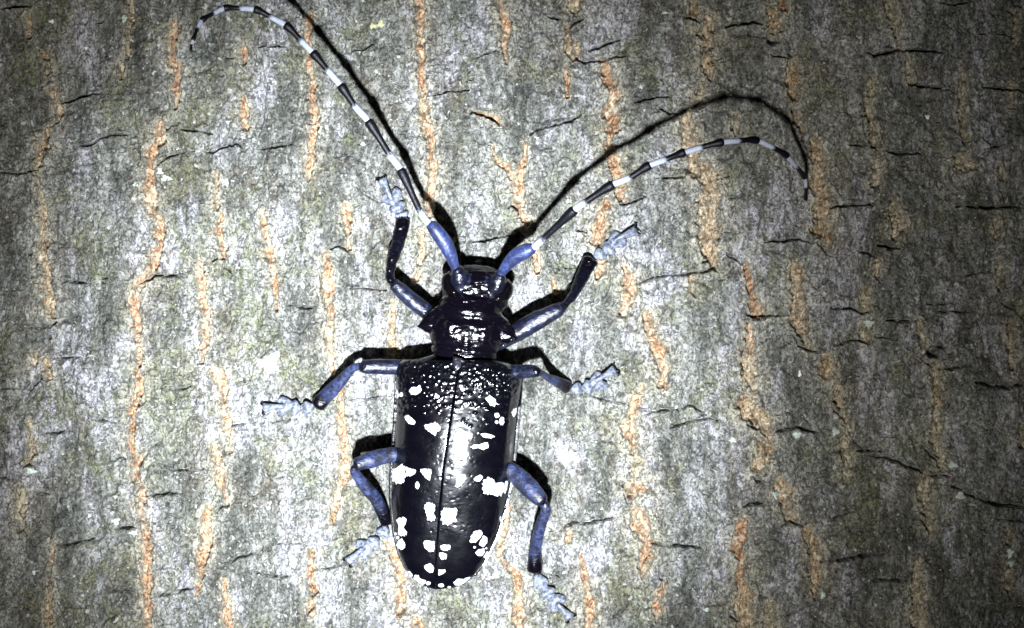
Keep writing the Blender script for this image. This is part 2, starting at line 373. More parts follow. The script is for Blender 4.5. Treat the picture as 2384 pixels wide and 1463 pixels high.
CRACK = [  # half width px, polyline
 (4,[(0,17),(30,12),(68,12)]),(2.5,[(220,56),(242,50)]),(2.5,[(222,132),(255,130)]),(3.5,[(140,240),(165,233),(190,224),(232,217)]),(3,[(278,215),(288,200)]),
 (3,[(180,342),(215,337),(240,320),(260,314),(290,315),(318,320)]),(3.5,[(-10,399),(40,405),(75,396),(98,386)]),(3.5,[(131,282),(115,297)]),(3,[(362,390),(380,375),(395,363),(425,358)]),
 (2.5,[(384,330),(388,305),(400,293),(415,288)]),(3,[(420,303),(450,304),(496,312)]),(3,[(462,350),(495,356),(515,345),(550,333),(565,345)]),(3,[(0,292),(15,286)]),(2,[(505,132),(545,138)]),
 (2,[(600,110),(640,108),(670,112)]),(2.5,[(822,118),(850,113),(878,100)]),(2.5,[(600,348),(640,342),(678,335)]),(3,[(1095,140),(1125,128),(1165,118)]),(2.5,[(1010,225),(1040,212),(1092,212)]),
 (2.8,[(1092,265),(1100,260),(1140,275),(1163,293)]),(2,[(1085,193),(1105,183)]),(3,[(730,218),(737,204)]),(3,[(737,304),(741,290)]),(2.5,[(731,365),(739,350)]),
 (4,[(1325,66),(1340,52),(1360,45)]),(2.5,[(1276,40),(1295,42),(1308,52)]),(3.5,[(1370,120),(1385,115),(1410,104),(1442,95)]),(3.2,[(1334,140),(1360,146),(1400,142),(1430,133),(1467,128)]),
 (3,[(1320,172),(1335,152)]),(3,[(1470,242),(1500,232),(1560,224)]),(3,[(1235,315),(1250,303),(1290,292),(1330,282),(1355,268)]),(3,[(1530,250),(1545,255),(1560,264),(1585,266)]),
 (3,[(1620,258),(1640,249)]),(2.5,[(1525,416),(1570,415),(1592,412),(1602,398)]),(2.5,[(1670,420),(1702,410)]),(2.5,[(1690,466),(1720,458)]),(2.8,[(1440,478),(1470,472),(1505,458)]),
 (4,[(1595,40),(1615,42),(1632,51)]),(4.5,[(1690,62),(1720,54),(1760,48),(1778,58)]),(3,[(1652,150),(1684,134)]),
 (3.5,[(1794,130),(1815,132),(1837,137)]),(3.5,[(1850,250),(1858,290),(1878,330),(1890,370)]),(4,[(2018,118),(2035,130),(2060,123),(2090,118),(2130,117),(2192,122)]),(4.5,[(2060,18),(2071,48)]),
 (3.8,[(2008,242),(2013,290),(2020,330)]),(3,[(1978,337),(2010,338),(2025,326)]),(4,[(2030,335),(2044,349)]),(3.8,[(2066,350),(2095,358),(2147,357)]),(4,[(2118,195),(2150,200),(2190,205),(2232,213)]),
 (3,[(2188,10),(2220,12),(2252,8)]),(3,[(2280,80),(2312,75)]),(3.5,[(2292,323),(2320,340),(2352,333)]),(4,[(1938,483),(1985,478),(2037,478)]),(3.5,[(2228,480),(2300,482),(2390,480)]),
 (4,[(2330,400),(2340,440),(2352,478)]),(5,[(2350,25),(2362,42)]),(3,[(2290,200),(2335,204),(2390,212)]),(3,[(2320,80),(2368,88)]),
 (3,[(140,660),(165,655),(202,657)]),(2,[(238,650),(260,650)]),(3.5,[(325,661),(345,650),(362,640),(385,642),(432,645)]),(3.2,[(488,613),(503,602),(518,605)]),(2.2,[(482,640),(489,615)]),
 (2.2,[(520,607),(530,630),(540,642)]),(2.5,[(435,641),(455,608)]),(3,[(127,836),(160,833),(207,834)]),(3,[(160,527),(180,508)]),(2.8,[(383,907),(420,906),(447,900)]),
 (3,[(60,916),(75,895),(95,882),(115,889)]),(3,[(-5,908),(42,905)]),(2.5,[(335,873),(352,858)]),(3,[(325,945),(342,935)]),(5,[(117,762),(126,750)]),(3,[(-5,885),(15,890)]),
 (3,[(768,583),(785,574),(800,578),(815,593)]),(2.5,[(610,597),(620,612)]),(2.5,[(635,611),(643,598)]),(2.5,[(660,710),(690,712),(705,718),(732,721)]),(2,[(805,672),(850,672),(905,676)]),
 (2.2,[(810,933),(850,930),(902,920)]),(2,[(730,918),(760,913)]),(2.2,[(1303,540),(1340,536),(1370,541)]),(2.2,[(1300,628),(1347,625)]),(2.2,[(1253,645),(1286,655)]),
 (2.8,[(1488,661),(1525,645),(1560,642),(1600,640),(1650,630),(1674,621)]),(5,[(1637,611),(1651,608)]),(4,[(1658,629),(1674,621)]),(2.5,[(1678,545),(1690,542),(1722,545)]),(3,[(1674,561),(1683,549)]),
 (4,[(1439,738),(1449,730)]),(4,[(1740,732),(1755,739),(1775,736),(1790,735),(1838,732)]),(2.5,[(1690,595),(1715,605),(1735,620)]),(2.2,[(1350,918),(1400,930),(1467,945)]),
 (2.8,[(1503,968),(1550,955),(1582,955)]),(3,[(1590,950),(1610,945),(1632,961)]),(3,[(1717,928),(1726,957)]),(2.5,[(1738,795),(1733,850),(1742,893)]),
 (3,[(1782,563),(1830,562),(1865,557),(1890,565)]),(5,[(1904,562),(1920,575),(1933,594)]),(3,[(1860,600),(1882,590)]),(6,[(2044,571),(2070,575),(2094,578)]),(3,[(1998,584),(2020,590),(2037,599)]),
 (4,[(2034,643),(2053,661)]),(3,[(2168,580),(2207,575)]),(4,[(2253,640),(2312,633)]),(3.5,[(1938,720),(1990,718),(2006,733)]),(3.5,[(2058,747),(2100,748),(2137,748)]),(3.8,[(1943,806),(1975,795),(2005,793),(2024,804)]),
 (3.5,[(2038,785),(2082,791)]),(4,[(1848,780),(1864,805),(1885,818),(1912,820)]),(3.5,[(2163,710),(2227,705)]),(4,[(2188,727),(2240,725),(2282,726)]),(4,[(2198,861),(2230,855),(2264,850)]),
 (5,[(2268,889),(2310,897),(2350,902),(2390,892)]),(5,[(2149,834),(2168,851)]),(4,[(2348,711),(2367,721)]),(2.5,[(1818,811),(1842,800)]),(6,[(1938,934),(1960,941)]),(4,[(1948,958),(1968,972)]),
 (2.8,[(208,975),(240,978),(270,986)]),(3,[(-5,1005),(22,1006)]),(3.5,[(98,1009),(130,1007),(164,1004)]),(4,[(54,1097),(65,1080),(87,1089)]),(3,[(-5,1111),(42,1121)]),(3.5,[(84,1150),(112,1152)]),
 (2.8,[(388,1094),(430,1095),(477,1093)]),(3.5,[(333,1156),(370,1153),(427,1147)]),(4,[(263,1233),(295,1230),(317,1229)]),(3.5,[(132,1270),(180,1266),(214,1256)]),(3,[(243,1380),(280,1376),(312,1374)]),
 (3.5,[(353,1391),(400,1382),(452,1369)]),(3,[(497,1197),(510,1182),(530,1178)]),(2.5,[(498,1310),(540,1308),(560,1298),(602,1289)]),(2.5,[(538,992),(570,988),(602,979)]),(2.2,[(570,1150),(600,1160)]),
 (4,[(344,1293),(357,1287)]),(4,[(114,1412),(123,1393)]),(3.5,[(469,1357),(479,1333)]),(2,[(245,1080),(275,1068),(290,1075)]),(2,[(365,1235),(412,1235)]),(2,[(600,988),(692,977)]),
 (2,[(643,1267),(680,1265),(712,1268)]),(2.5,[(598,1335),(640,1342),(697,1340)]),(2.2,[(733,1328),(770,1322),(802,1312)]),(2,[(823,1371),(892,1372)]),(5,[(724,1389),(739,1384)]),(5,[(713,1432),(734,1414)]),
 (5,[(923,1435),(938,1427),(952,1431)]),(2,[(793,1223),(805,1260),(813,1287)]),(2,[(600,1290),(637,1285)]),(3.2,[(1313,1232),(1335,1217),(1365,1220),(1400,1212),(1427,1208)]),
 (3.5,[(1518,1268),(1560,1270),(1610,1272),(1634,1278)]),(3.5,[(1458,1159),(1477,1156)]),(2,[(1448,1118),(1455,1160),(1465,1182)]),(3,[(1478,1369),(1497,1374)]),(3,[(1428,1442),(1455,1420),(1477,1393)]),
 (3,[(1499,1320),(1516,1293)]),(3.5,[(1533,1349),(1547,1357)]),(3,[(1560,1000),(1600,985),(1650,973),(1677,981)]),(6,[(1738,989),(1762,1001)]),(3,[(1748,1108),(1765,1120),(1787,1126)]),
 (5,[(1733,1181),(1765,1172),(1786,1175)]),(2,[(1398,1030),(1442,1030)]),(2.8,[(1643,1413),(1680,1410),(1702,1401)]),(4,[(1768,1384),(1786,1393)]),(4,[(1699,1434),(1722,1452)]),(2,[(1238,1330),(1312,1346)]),
 (4.5,[(1803,1013),(1830,1000),(1860,996),(1912,1009)]),(4,[(1960,1018),(1965,1082)]),(4,[(1998,1050),(2062,1052)]),(4.5,[(2028,1064),(2080,1070),(2110,1085),(2152,1101)]),(6.5,[(2163,1108),(2210,1110)]),
 (6,[(2218,1134),(2242,1141)]),(5,[(2248,1149),(2320,1175),(2390,1181)]),(5,[(2158,1048),(2187,1077)]),(3,[(1932,1211),(1955,1200),(1987,1189)]),(4,[(1818,1224),(1840,1215),(1872,1226)]),
 (3.5,[(1864,1238),(1881,1277)]),(4,[(1913,1309),(1960,1303),(2010,1295),(2067,1287)]),(3,[(1784,1305),(1817,1300)]),(3.5,[(2033,1352),(2080,1351),(2124,1351)]),(3.5,[(2128,1209),(2145,1212),(2161,1232)]),
 (3.5,[(2146,1311),(2172,1302)]),(4,[(1828,1436),(1870,1415),(1900,1399)]),(5,[(2339,1368),(2361,1402)]),(4,[(2308,1431),(2390,1414)]),(5,[(2318,1210),(2390,1215)]),(3,[(2254,1292),(2263,1272),(2262,1256)]),
 (2,[(1182,487),(1196,480),(1206,488),(1207,500)]),(2.5,[(1100,563),(1130,560),(1150,556),(1190,548)]),
]
PITS = [(2178,822,13,2.0),(2200,804,8,1.4),(2190,812,6,1.2),(1801,88,15,0.9),(1798,94,9,0.8),(72,590,5,1.2),(125,752,5,1.3),(1842,126,8,0.8),(1344,137,5,1.2),(118,787,4,1.0),(308,1025,4,.8)]
PALE = [(625,845,34),(1320,1062,42),(1475,792,36),(1555,780,26),(500,680,46),(520,560,60),(640,520,60),(300,790,22),(492,1010,30),(1460,1090,30),(1510,1010,20),(985,845,60),(1230,690,40),(480,330,40),(1210,700,30),(470,1280,18),(1470,1250,22),(1385,1310,60),(1310,1290,40),(700,560,60)]
MOSS = [(165,452,26),(8,765,26),(1640,662,46),(215,560,60),(240,630,40),(700,130,50),(590,40,60),(280,200,40),(1520,165,50),(1560,250,40),(1820,640,40),(100,1420,40),(1980,1240,60),(1500,1410,60),(1960,790,30),(2060,560,34),(2190,330,40),(1690,420,30),(60,150,60),(120,60,60),(430,260,50),(560,190,40),(1760,1330,40),(420,1000,40),(760,930,40),(700,870,50)]

# ------------------------------------------------------------------ ground
GZ = -1250.0
g_co = []; g_fc = []
NG = 48
for i in range(NG + 1):
    for j in range(NG + 1):
        a = (i / NG - .5); b = (j / NG - .5)
        x = math.copysign(abs(2 * a) ** 2.2, a) * 30000; y = math.copysign(abs(2 * b) ** 2.2, b) * 30000 + R
        g_co.append((x, y, GZ + 60 * (float(fbm(x / 900., y / 900., 5, 3)) - .5)))
for i in range(NG):
    for j in range(NG):
        k = i * (NG + 1) + j
        g_fc.append((k, k + NG + 1, k + NG + 2, k + 1))
gm = NT("forest_floor")
ground = mesh_np("ground", g_co, np.array(g_fc), gm.out(gm.ramp(gm.noise(0.02, 6, 0.6), [(0.35, (0.03, 0.025, 0.015)), (0.65, (0.09, 0.075, 0.045))]), 0.9, None, 0.2))
tag(ground, kind='structure')

# ------------------------------------------------------------------ trunk: one grid, dense where the bark is seen
DX, DZ = 0.112, 0.112
XW, ZW = 62.0, 42.0
th_d = np.arange(-XW, XW + 1e-6, DX) / R
th_o = np.concatenate([th_d[-1] + np.array([0.3, 0.8, 1.6, 3, 5, 8, 13]) / R, np.linspace(th_d[-1] + 20 / R, 2 * math.pi + th_d[0] - 20 / R, 70), 2 * math.pi + th_d[0] - np.array([13, 8, 5, 3, 1.6, .8, .3]) / R])
TH = np.concatenate([th_d, th_o])
z_d = np.arange(-ZW, ZW + 1e-6, DZ)
zo = np.array([0.3, 0.8, 1.6, 3, 5, 8, 13, 20, 32, 50, 80, 120, 180, 260, 360, 480, 620, 780, 960, 1130, 1225])
zup = np.array([0.3, 0.8, 1.6, 3, 5, 8, 13, 20, 32, 50, 80, 120, 180, 260, 360, 480, 620, 780, 960, 1200, 1500, 1800, 2200])
ZZ = np.concatenate([-(zo[::-1]) + z_d[0], z_d, zup + z_d[-1]])
nd, nz0 = len(th_d), len(zo)
TT, Zg = np.meshgrid(TH, ZZ, indexing='ij')      # (nth, nz)
Xb = R * np.sin(TT); Yb = R - R * np.cos(TT)
# where each bark vertex shows in the photograph
tt = np.maximum(Yb + D, 30.0)
U = Xb / tt * D / S + W / 2
V = -Zg / tt * D / S + H / 2
back = np.cos(TT) < 0.6
A_ = TT * R / S + W / 2; B_ = -Zg / S + H / 2     # smooth arc coordinates (in px) for noise
Un = np.where(back, A_, U); Vn = np.where(back, B_, V)
hgt = bark_low(Un, Vn)
hgt += (fbm(Un / 75., Vn / 260., 13, 2) - 0.5) * 0.9          # broad upright ridges
hgt += (fbm(Un / 48., Vn / 70., 11, 3) - 0.5) * 0.75
plate = np.abs(fbm(Un / 62., Vn / 95., 15, 2) - .5) * 2
hgt -= 0.45 * np.clip(1 - plate / 0.16, 0, 1) ** 1.5 * sstep(.35, .6, vnoise(Un / 170., Vn / 170., 17))
hgt += (fbm(Un / 15., Vn / 15., 21, 2) - 0.5) * 0.34
sub = np.abs(vnoise(Un / 8.5, Vn / 8.5, 31) - 0.5) * 2
hgt += -0.19 * (1 - sub) ** 2 + 0.05 * (vnoise(Un / 4.2, Vn / 4.2, 33) - .5)
rim = np.zeros_like(hgt); pale = np.zeros_like(hgt); moss = np.zeros_like(hgt)
fid = np.zeros(hgt.shape, np.int32)
rag = (fbm(Un / 11., Vn / 14., 41, 3) - 0.5) * 1.5
rag2 = (fbm(Un / 5., Vn / 6., 45, 2) - 0.5) * 1.3 + (vnoise(Un / 26., Vn / 34., 46) - .5) * 1.3
warpU = (fbm(Un / 30., Vn / 22., 43, 3) - .5) * 14
warpV = (fbm(Un / 24., Vn / 26., 47, 3) - .5) * 9
jagU = (fbm(Un / 9., Vn / 9., 57, 2) - .5) * 10; jagV = (fbm(Un / 9., Vn / 9., 58, 2) - .5) * 8

def window(u0, u1, v0, v1):
    i0, j0, i1, j1 = 1e9, 1e9, -1, -1
    ths = []; zs = []
    for u in (u0, u1):
        for v in (v0, v1):
            p = P(np.float64(u), np.float64(v))
            ths.append(math.asin(max(-1, min(1, p[0] / R)))); zs.append(p[2])
    i0 = max(0, int((min(ths) - th_d[0]) * R / DX) - 2); i1 = min(nd, int((max(ths) - th_d[0]) * R / DX) + 3)
    j0 = max(0, int((min(zs) - z_d[0]) / DZ) - 2) + nz0; j1 = min(len(z_d), int((max(zs) - z_d[0]) / DZ) + 3) + nz0
    return slice(i0, i1), slice(j0, j1)

def polydist(u, v, pts, hw):
    """distance to polyline divided by the local half width"""
    best = np.full(u.shape, 1e9)
    for k in range(len(pts) - 1):
        ax, ay = pts[k][:2]; bx, by = pts[k + 1][:2]
        dx, dy = bx - ax, by - ay
        L2 = dx * dx + dy * dy + 1e-9
        t = np.clip(((u - ax) * dx + (v - ay) * dy) / L2, 0, 1)
        w = hw[k] * (1 - t) + hw[k + 1] * t
        best = np.minimum(best, np.hypot(u - ax - t * dx, v - ay - t * dy) / w)
    return best

# fissures of the margin round the photograph, so that the bark goes on outside the frame
rr = random.Random(5)
EXTRA = {'o': [], 't': [], 'g': []}
for k in range(46):
    side = k % 4
    if side == 0: u, v = rr.uniform(-330, -40), rr.uniform(-280, 1700)
    elif side == 1: u, v = rr.uniform(2430, 2720), rr.uniform(-280, 1700)
    elif side == 2: u, v = rr.uniform(0, 2384), rr.uniform(-290, -150)
    else: u, v = rr.uniform(0, 2384), rr.uniform(1500, 1620)
    L = rr.uniform(60, 140); pts = []
    for q in range(5):
        pts.append((u + rr.uniform(-9, 9), v + L * q / 4, rr.uniform(6, 12) * (0.5 if q in (0, 4) else 1)))
    EXTRA[rr.choice('ootg')].append(pts)

fiss_tone = [None]
fk = 0
dmin = np.full(hgt.shape, 1e9)
for tone in 'otg':
    for pts in FISS[tone] + EXTRA[tone]:
        fk += 1
        fiss_tone.append(tone)
        us = [p[0] for p in pts]; vv = [p[1] for p in pts]; hw = [p[2] * 1.28 for p in pts]
        sl = window(min(us) - 60, max(us) + 60, min(vv) - 60, max(vv) + 60)
        if sl[0].stop <= sl[0].start or sl[1].stop <= sl[1].start: continue
        d = polydist(U[sl] + 0.35 * warpU[sl], V[sl] + 0.35 * warpV[sl], pts, hw) + rag[sl] * 0.8 + rag2[sl] * 0.55
        ins = (d < 1) & (d < dmin[sl])
        f = fid[sl]; f[ins] = fk
        dmin[sl] = np.minimum(dmin[sl], d)
ins = dmin < 1
flake = fbm(Un / 20., Vn / 13., 51, 3)
step = np.floor(flake * 9) / 9
inner = sstep(1.0, 0.55, dmin)
hgt += np.where(ins, -0.22 - 0.35 * inner * (0.3 + 1.4 * vnoise(Un / 40., Vn / 40., 54)) + (step - 0.5) * 0.75 + (fbm(Un / 7., Vn / 9., 53, 2) - .5) * 0.35, 0)
lip = np.exp(-((dmin - 1.35) / 0.5) ** 2) * (dmin >= 1)
hgt += 0.16 * lip * (0.4 + 1.2 * vnoise(Un / 25., Vn / 25., 55))
rim = np.clip(1.3 * np.exp(-np.maximum(dmin - 1, 0) / 0.95), 0, 1)
rim[back] = 0
# cracks
cd = np.full(hgt.shape, 1e9)
for hw, pts in CRACK:
    us = [p[0] for p in pts]; vv = [p[1] for p in pts]
    n = len(pts)
    hws = [hw * 0.86 * (0.45 if k in (0, n - 1) else 1.0) for k in range(n)]
    sl = window(min(us) - 30, max(us) + 30, min(vv) - 30, max(vv) + 30)
    if sl[0].stop <= sl[0].start or sl[1].stop <= sl[1].start: continue
    d = polydist(U[sl] + 0.22 * warpU[sl] + 0.6 * jagU[sl], V[sl] + 0.55 * warpV[sl] + 0.7 * jagV[sl], pts, hws) + rag[sl] * 0.5
    cd[sl] = np.minimum(cd[sl], d)
cdep = np.clip(0.25 + 1.9 * vnoise(Un / 16., Vn / 16., 59), .3, 1.5)
hgt -= cdep * sstep(1.35, 0.45, cd)
hgt += 0.22 * np.exp(-((cd - 2.4) / 1.1) ** 2) * (cd < 50) * vnoise(Un / 20., Vn / 20., 60)
for u, v, r, dep in PITS:
    sl = window(u - 3 * r, u + 3 * r, v - 3 * r, v + 3 * r)
    d = np.hypot(U[sl] - u + warpU[sl] * .4, V[sl] - v + warpV[sl] * .4) / r + rag[sl] * 0.3
    hgt[sl] -= dep * sstep(1.25, 0.6, d)
for lst, arr in ((PALE, pale), (MOSS, moss)):
    for u, v, r in lst:
        sl = window(u - 3 * r, u + 3 * r, v - 3 * r, v + 3 * r)
        d = np.hypot(U[sl] - u, V[sl] - v) / r + rag[sl] * 0.5
        arr[sl] = np.maximum(arr[sl], sstep(1.25, 0.3, d))
far = np.clip((np.abs(Zg) - ZW) / 30, 0, 1)
hgt *= 1 - 0.6 * far
flare = np.clip((-Zg - 850) / 400, 0, 1) ** 2 * 70 - np.clip(Zg / 2200, -.3, 1) * 20 * (np.abs(Zg) > 60)
rad = R + hgt + flare * np.where(np.abs(Zg) > 60, 1, 0)
co = np.stack([rad * np.sin(TT), R - rad * np.cos(TT), Zg], -1)
nth, nz = TT.shape
I, J = np.meshgrid(np.arange(nth), np.arange(nz - 1), indexing='ij')
I2 = (I + 1) % nth
faces = np.stack([I * nz + J, I2 * nz + J, I2 * nz + J + 1, I * nz + J + 1], -1)
# a face belongs to a fissure when most of its corners do
fq = np.stack([fid[I, J], fid[I2, J], fid[I2, J + 1], fid[I, J + 1]], -1)
fface = np.where((fq > 0).sum(-1) >= 3, fq.max(-1), 0)
co = co.reshape(-1, 3); faces = faces.reshape(-1, 4); fface = fface.ravel()
att = {"core": sstep(1.02, 0.35, dmin).ravel(), "rim": rim.ravel(), "pale": pale.ravel(), "moss": moss.ravel()}

tree = bpy.data.objects.new("tree", None)
col.objects.link(tree)
tree.location = (0, R * MM, GZ * MM)
tag(tree, "upright tree trunk with grey-green lichen-crusted bark and vertical orange fissures", "tree")
OFF = np.array([0, R, GZ])
def submesh(name, sel, mat, parent):
    f = faces[sel]
    used, inv = np.unique(f, return_inverse=True)
    return mesh_np(name, co[used] - OFF, inv.reshape(f.shape), mat, parent, True, {k: a[used] for k, a in att.items()})
trunk = submesh("trunk", fface == 0, M_BARK, tree)
order = np.argsort(fface, kind='stable')
sf = fface[order]
for k in range(1, fk + 1):
    a, b = np.searchsorted(sf, k), np.searchsorted(sf, k + 1)
    if b - a < 12: continue
    submesh("bark_fissure", order[a:b], M_CORK[fiss_tone[k]], trunk)

# lichen patches: small lobed crusts lying on the bark
def mat_lichen(name, c1, c2):
    n = NT(name)
    f = n.noise(2.2, 4, 0.7, 0.5)
    return n.out(n.ramp(f, [(0.35, c1), (0.6, c2)]), 0.85, n.bump(f, 0.8, 0.12), 0.2)
M_LI = [mat_lichen("mint_lichen", (0.34, 0.42, 0.36), (0.60, 0.68, 0.60)), mat_lichen("white_lichen", (0.62, 0.62, 0.60), (0.85, 0.85, 0.84)),
        mat_lichen("yellow_lichen", (0.30, 0.32, 0.16), (0.52, 0.52, 0.32))]
def bark_at(u, v):
    sl = window(u, u, v, v)
    return float(np.median(hgt[sl]))
LICH = [(368,398,12,8,0),(387,415,13,7,0),(315,429,6,7,0),(290,44,8,9,0),(72,1097,12,8,0),(270,1214,9,9,0),(311,1241,10,6,0),(286,1142,6,5,0),(208,1201,4,5,0),(268,1157,5,4,0),(79,1333,4,6,0),
        (2022,753,12,9,0),(1856,1013,10,8,0),(1946,1005,11,9,0),(2219,1083,12,8,0),(2236,1154,11,10,0),(2352,1288,8,13,0),(2354,1312,8,8,0),(1916,1385,6,8,0),(1644,1420,7,5,0),(1706,1025,9,6,0),
        (868,60,9,8,2),(886,56,9,9,2),(845,335,5,5,1),(626,846,26,22,1),(1320,1064,22,18,1),(120,50,7,5,1),(200,112,5,4,1),(1862,871,4,9,1),(2160,272,6,6,1),(1806,1152,7,10,0),(1980,1002,3,3,1),(1548,30,8,4,0)]
for li, (u, v, ru, rv, mi) in enumerate(LICH):
    n = 26; r_ = random.Random(li)
    ph = [r_.uniform(0, 6.28) for _ in range(4)]
    pts = []; 
    for ring, (q, lift) in enumerate(((0.0, .10), (0.45, .12), (0.8, .10), (1.0, -.12))):
        for k in range(n if q else 1):
            a = 2 * math.pi * k / n
            rad_ = q * (1 + 0.22 * math.sin(3 * a + ph[0]) + 0.16 * math.sin(5 * a + ph[1]) + 0.12 * math.sin(9 * a + ph[2]))
            uu, vv_ = u + ru * rad_ * math.cos(a), v + rv * rad_ * math.sin(a)
            pts.append(P(np.float64(uu), np.float64(vv_), bark_at(uu, vv_) + lift))
    fc = [[0, 1 + k, 1 + (k + 1) % n] for k in range(n)]
    for ring in range(2):
        b0 = 1 + ring * n
        fc += [[b0 + k, b0 + n + k, b0 + n + (k + 1) % n, b0 + (k + 1) % n] for k in range(n)]
    mesh_np("lichen_patch", np.array(pts) - OFF, fc, M_LI[mi], trunk)

# ------------------------------------------------------------------ beetle
def mat_elytra():
    n = NT("glossy_black_elytra")
    b = n.noise(0.9, 3, 0.5, 0.3, off=3)
    wr = n.noise(1.5, 3, 0.55, 0.8, off=2, stretch=(0.8, 1, 1.3))
    pit = n.mrange(n.voronoi(2.6, off=1), 0.10, 0.34)
    nb = n.bump(wr, 0.30, 0.06)
    nb = n.bump(pit, 0.20, 0.03, nb)
    return n.out((0.0012, 0.0012, 0.0026), n.mrange(b, 0.3, 0.7, 0.19, 0.28), nb, 0.5, 0.3, 0.09)
def mat_body():
    n = NT("black_and_blue_cuticle")
    blue, palea = n.attr("blue"), n.attr("tarsus")
    f = n.noise(3.2, 4, 0.65, 0.6)
    g = n.noise(0.8, 4, 0.65, 0.5, off=3)
    fuzz = n.math('MULTIPLY', blue, n.mrange(g, 0.36, 0.60, 0.20, 1.0))
    c = n.mix(fuzz, (0.0018, 0.0013, 0.003), n.mix(n.mrange(f, .35, .65), (0.005, 0.007, 0.024), (0.040, 0.058, 0.155)))
    c = n.mix(palea, c, n.mix(n.mrange(f, .35, .65), (0.05, 0.06, 0.09), (0.23, 0.255, 0.315)))
    r = n.math('ADD', 0.17, n.math('MULTIPLY', n.math('MAXIMUM', n.math('POWER', blue, 0.5), palea), 0.36))
    wr = n.noise(1.6, 3, 0.6, 0.9, off=5, stretch=(0.55, 1, 1.5))
    nb = n.bump(f, 0.35, 0.05)
    nb = n.bump(wr, 0.60, 0.13, nb)
    return n.out(c, r, nb, 0.55)
M_ELY = mat_elytra()
M_BODY = mat_body()
def mat_spot():
    n = NT("white_hair_patch")
    f = n.noise(5.0, 3, 0.65, 0.8, stretch=(1.4, 1, .6))
    return n.out(n.mix(n.mrange(f, .35, .62), (0.38, 0.385, 0.42), (0.66, 0.66, 0.69)), 0.75, n.bump(f, 0.7, 0.12), 0.25)
M_SPOT = mat_spot()
M_ANTB = mat_simple("black_antenna", (0.003, 0.0028, 0.006), 0.30, 0.45, [(3.0, 0.5, 0.08)])
def mat_segment():
    n = NT("banded_antenna_segment")
    f = n.noise(6.0, 3, 0.65, 0.5)
    k = n.mrange(n.math('ADD', n.attr("band"), n.math('MULTIPLY', n.math('SUBTRACT', f, 0.5), 0.22)), 0.44, 0.56)
    c = n.mix(k, n.mix(n.mrange(f, .35, .65), (0.36, 0.41, 0.53), (0.52, 0.57, 0.69)), (0.003, 0.0028, 0.006))
    return n.out(c, n.math('SUBTRACT', 0.6, n.math('MULTIPLY', k, 0.16)), n.bump(f, 0.5, 0.08), 0.32)
M_SEG = mat_segment()
def mat_scape():
    n = NT("blue_scape")
    f = n.noise(2.6, 4, 0.65, 0.6); g = n.noise(0.9, 4, 0.6, 0.5, off=4)
    c = n.mix(n.mrange(g, .34, .62), (0.012, 0.016, 0.05), n.mix(n.mrange(f, .35, .65), (0.014, 0.022, 0.075), (0.045, 0.066, 0.185)))
    return n.out(c, 0.38, n.bump(f, 0.6, 0.10), 0.5)
M_SCAPE = mat_scape()
M_EYE = mat_simple("glossy_eye", (0.002, 0.0015, 0.002), 0.14, 0.5, [(3.0, 0.3, 0.05)])
M_SCUT = mat_simple("grey_scutellum", (0.010, 0.010, 0.015), 0.3, 0.5, [(2.0, 0.8, 0.2)])

beetle = bpy.data.objects.new("longhorn_beetle", None)
col.objects.link(beetle)
BO = P(np.float64(1062.), np.float64(1000.), 0.0)
beetle.location = BO * MM
tag(beetle, "black longhorn beetle with white spots and banded antennae clinging to the bark", "beetle")

def catmull(ctrl, per=6):
    c = np.array(ctrl, float)
    c = np.vstack([2 * c[0] - c[1], c, 2 * c[-1] - c[-2]])
    out = []
    for k in range(1, len(c) - 2):
        for q in range(per):
            t = q / per
            out.append(0.5 * ((2 * c[k]) + (-c[k-1] + c[k+1]) * t + (2*c[k-1] - 5*c[k] + 4*c[k+1] - c[k+2]) * t*t + (-c[k-1] + 3*c[k] - 3*c[k+1] + c[k+2]) * t**3))
    out.append(c[-2])
    return np.array(out)

def loft(ctrl, n=18, per=6, cap=True, ground_h=False):
    """ctrl rows: u, v, height, half width px, half height mm -> closed tube (verts mm, faces)"""
    c = catmull(ctrl, per)
    hh_ = c[:, 2] + (bark_low(c[:, 0], c[:, 1]) if ground_h else 0)
    ctr = P(c[:, 0], c[:, 1], hh_)
    a = np.maximum(c[:, 3], 0.4) * S * (1 - c[:, 2] / D)
    b = np.maximum(c[:, 4], 0.02)
    tan = np.gradient(ctr, axis=0)
    tan /= np.linalg.norm(tan, axis=1)[:, None] + 1e-12
    if cap:                                           # round the ends off
        def end(i, s):
            rows = []
            for q in (0.35, 0.75, 0.95):
                r = math.sqrt(1 - q * q)
                rows.append((ctr[i] + s * tan[i] * q * min(a[i], b[i]) * 0.8, a[i] * r, b[i] * r))
            return rows
        e0 = end(0, -1)[::-1]; e1 = end(-1, 1)
        ctr = np.vstack([[r[0] for r in e0], ctr, [r[0] for r in e1]])
        a = np.concatenate([[r[1] for r in e0], a, [r[1] for r in e1]])
        b = np.concatenate([[r[2] for r in e0], b, [r[2] for r in e1]])
        tan = np.vstack([[tan[0]] * 3, tan, [tan[-1]] * 3])
    up = np.array([0, -1.0, 0])
    side = np.cross(tan, up); side /= np.linalg.norm(side, axis=1)[:, None] + 1e-9
    nor = np.cross(side, tan)
    ang = np.arange(n) * 2 * math.pi / n
    v = ctr[:, None, :] + (side * a[:, None])[:, None, :] * np.cos(ang)[None, :, None] + (nor * b[:, None])[:, None, :] * np.sin(ang)[None, :, None]
    m = len(ctr)
    verts = v.reshape(-1, 3)
    fc = [[r * n + k, r * n + (k + 1) % n, (r + 1) * n + (k + 1) % n, (r + 1) * n + k] for r in range(m - 1) for k in range(n)]
    fc.append(list(range(n))[::-1]); fc.append([(m - 1) * n + k for k in range(n)])
    return verts, fc

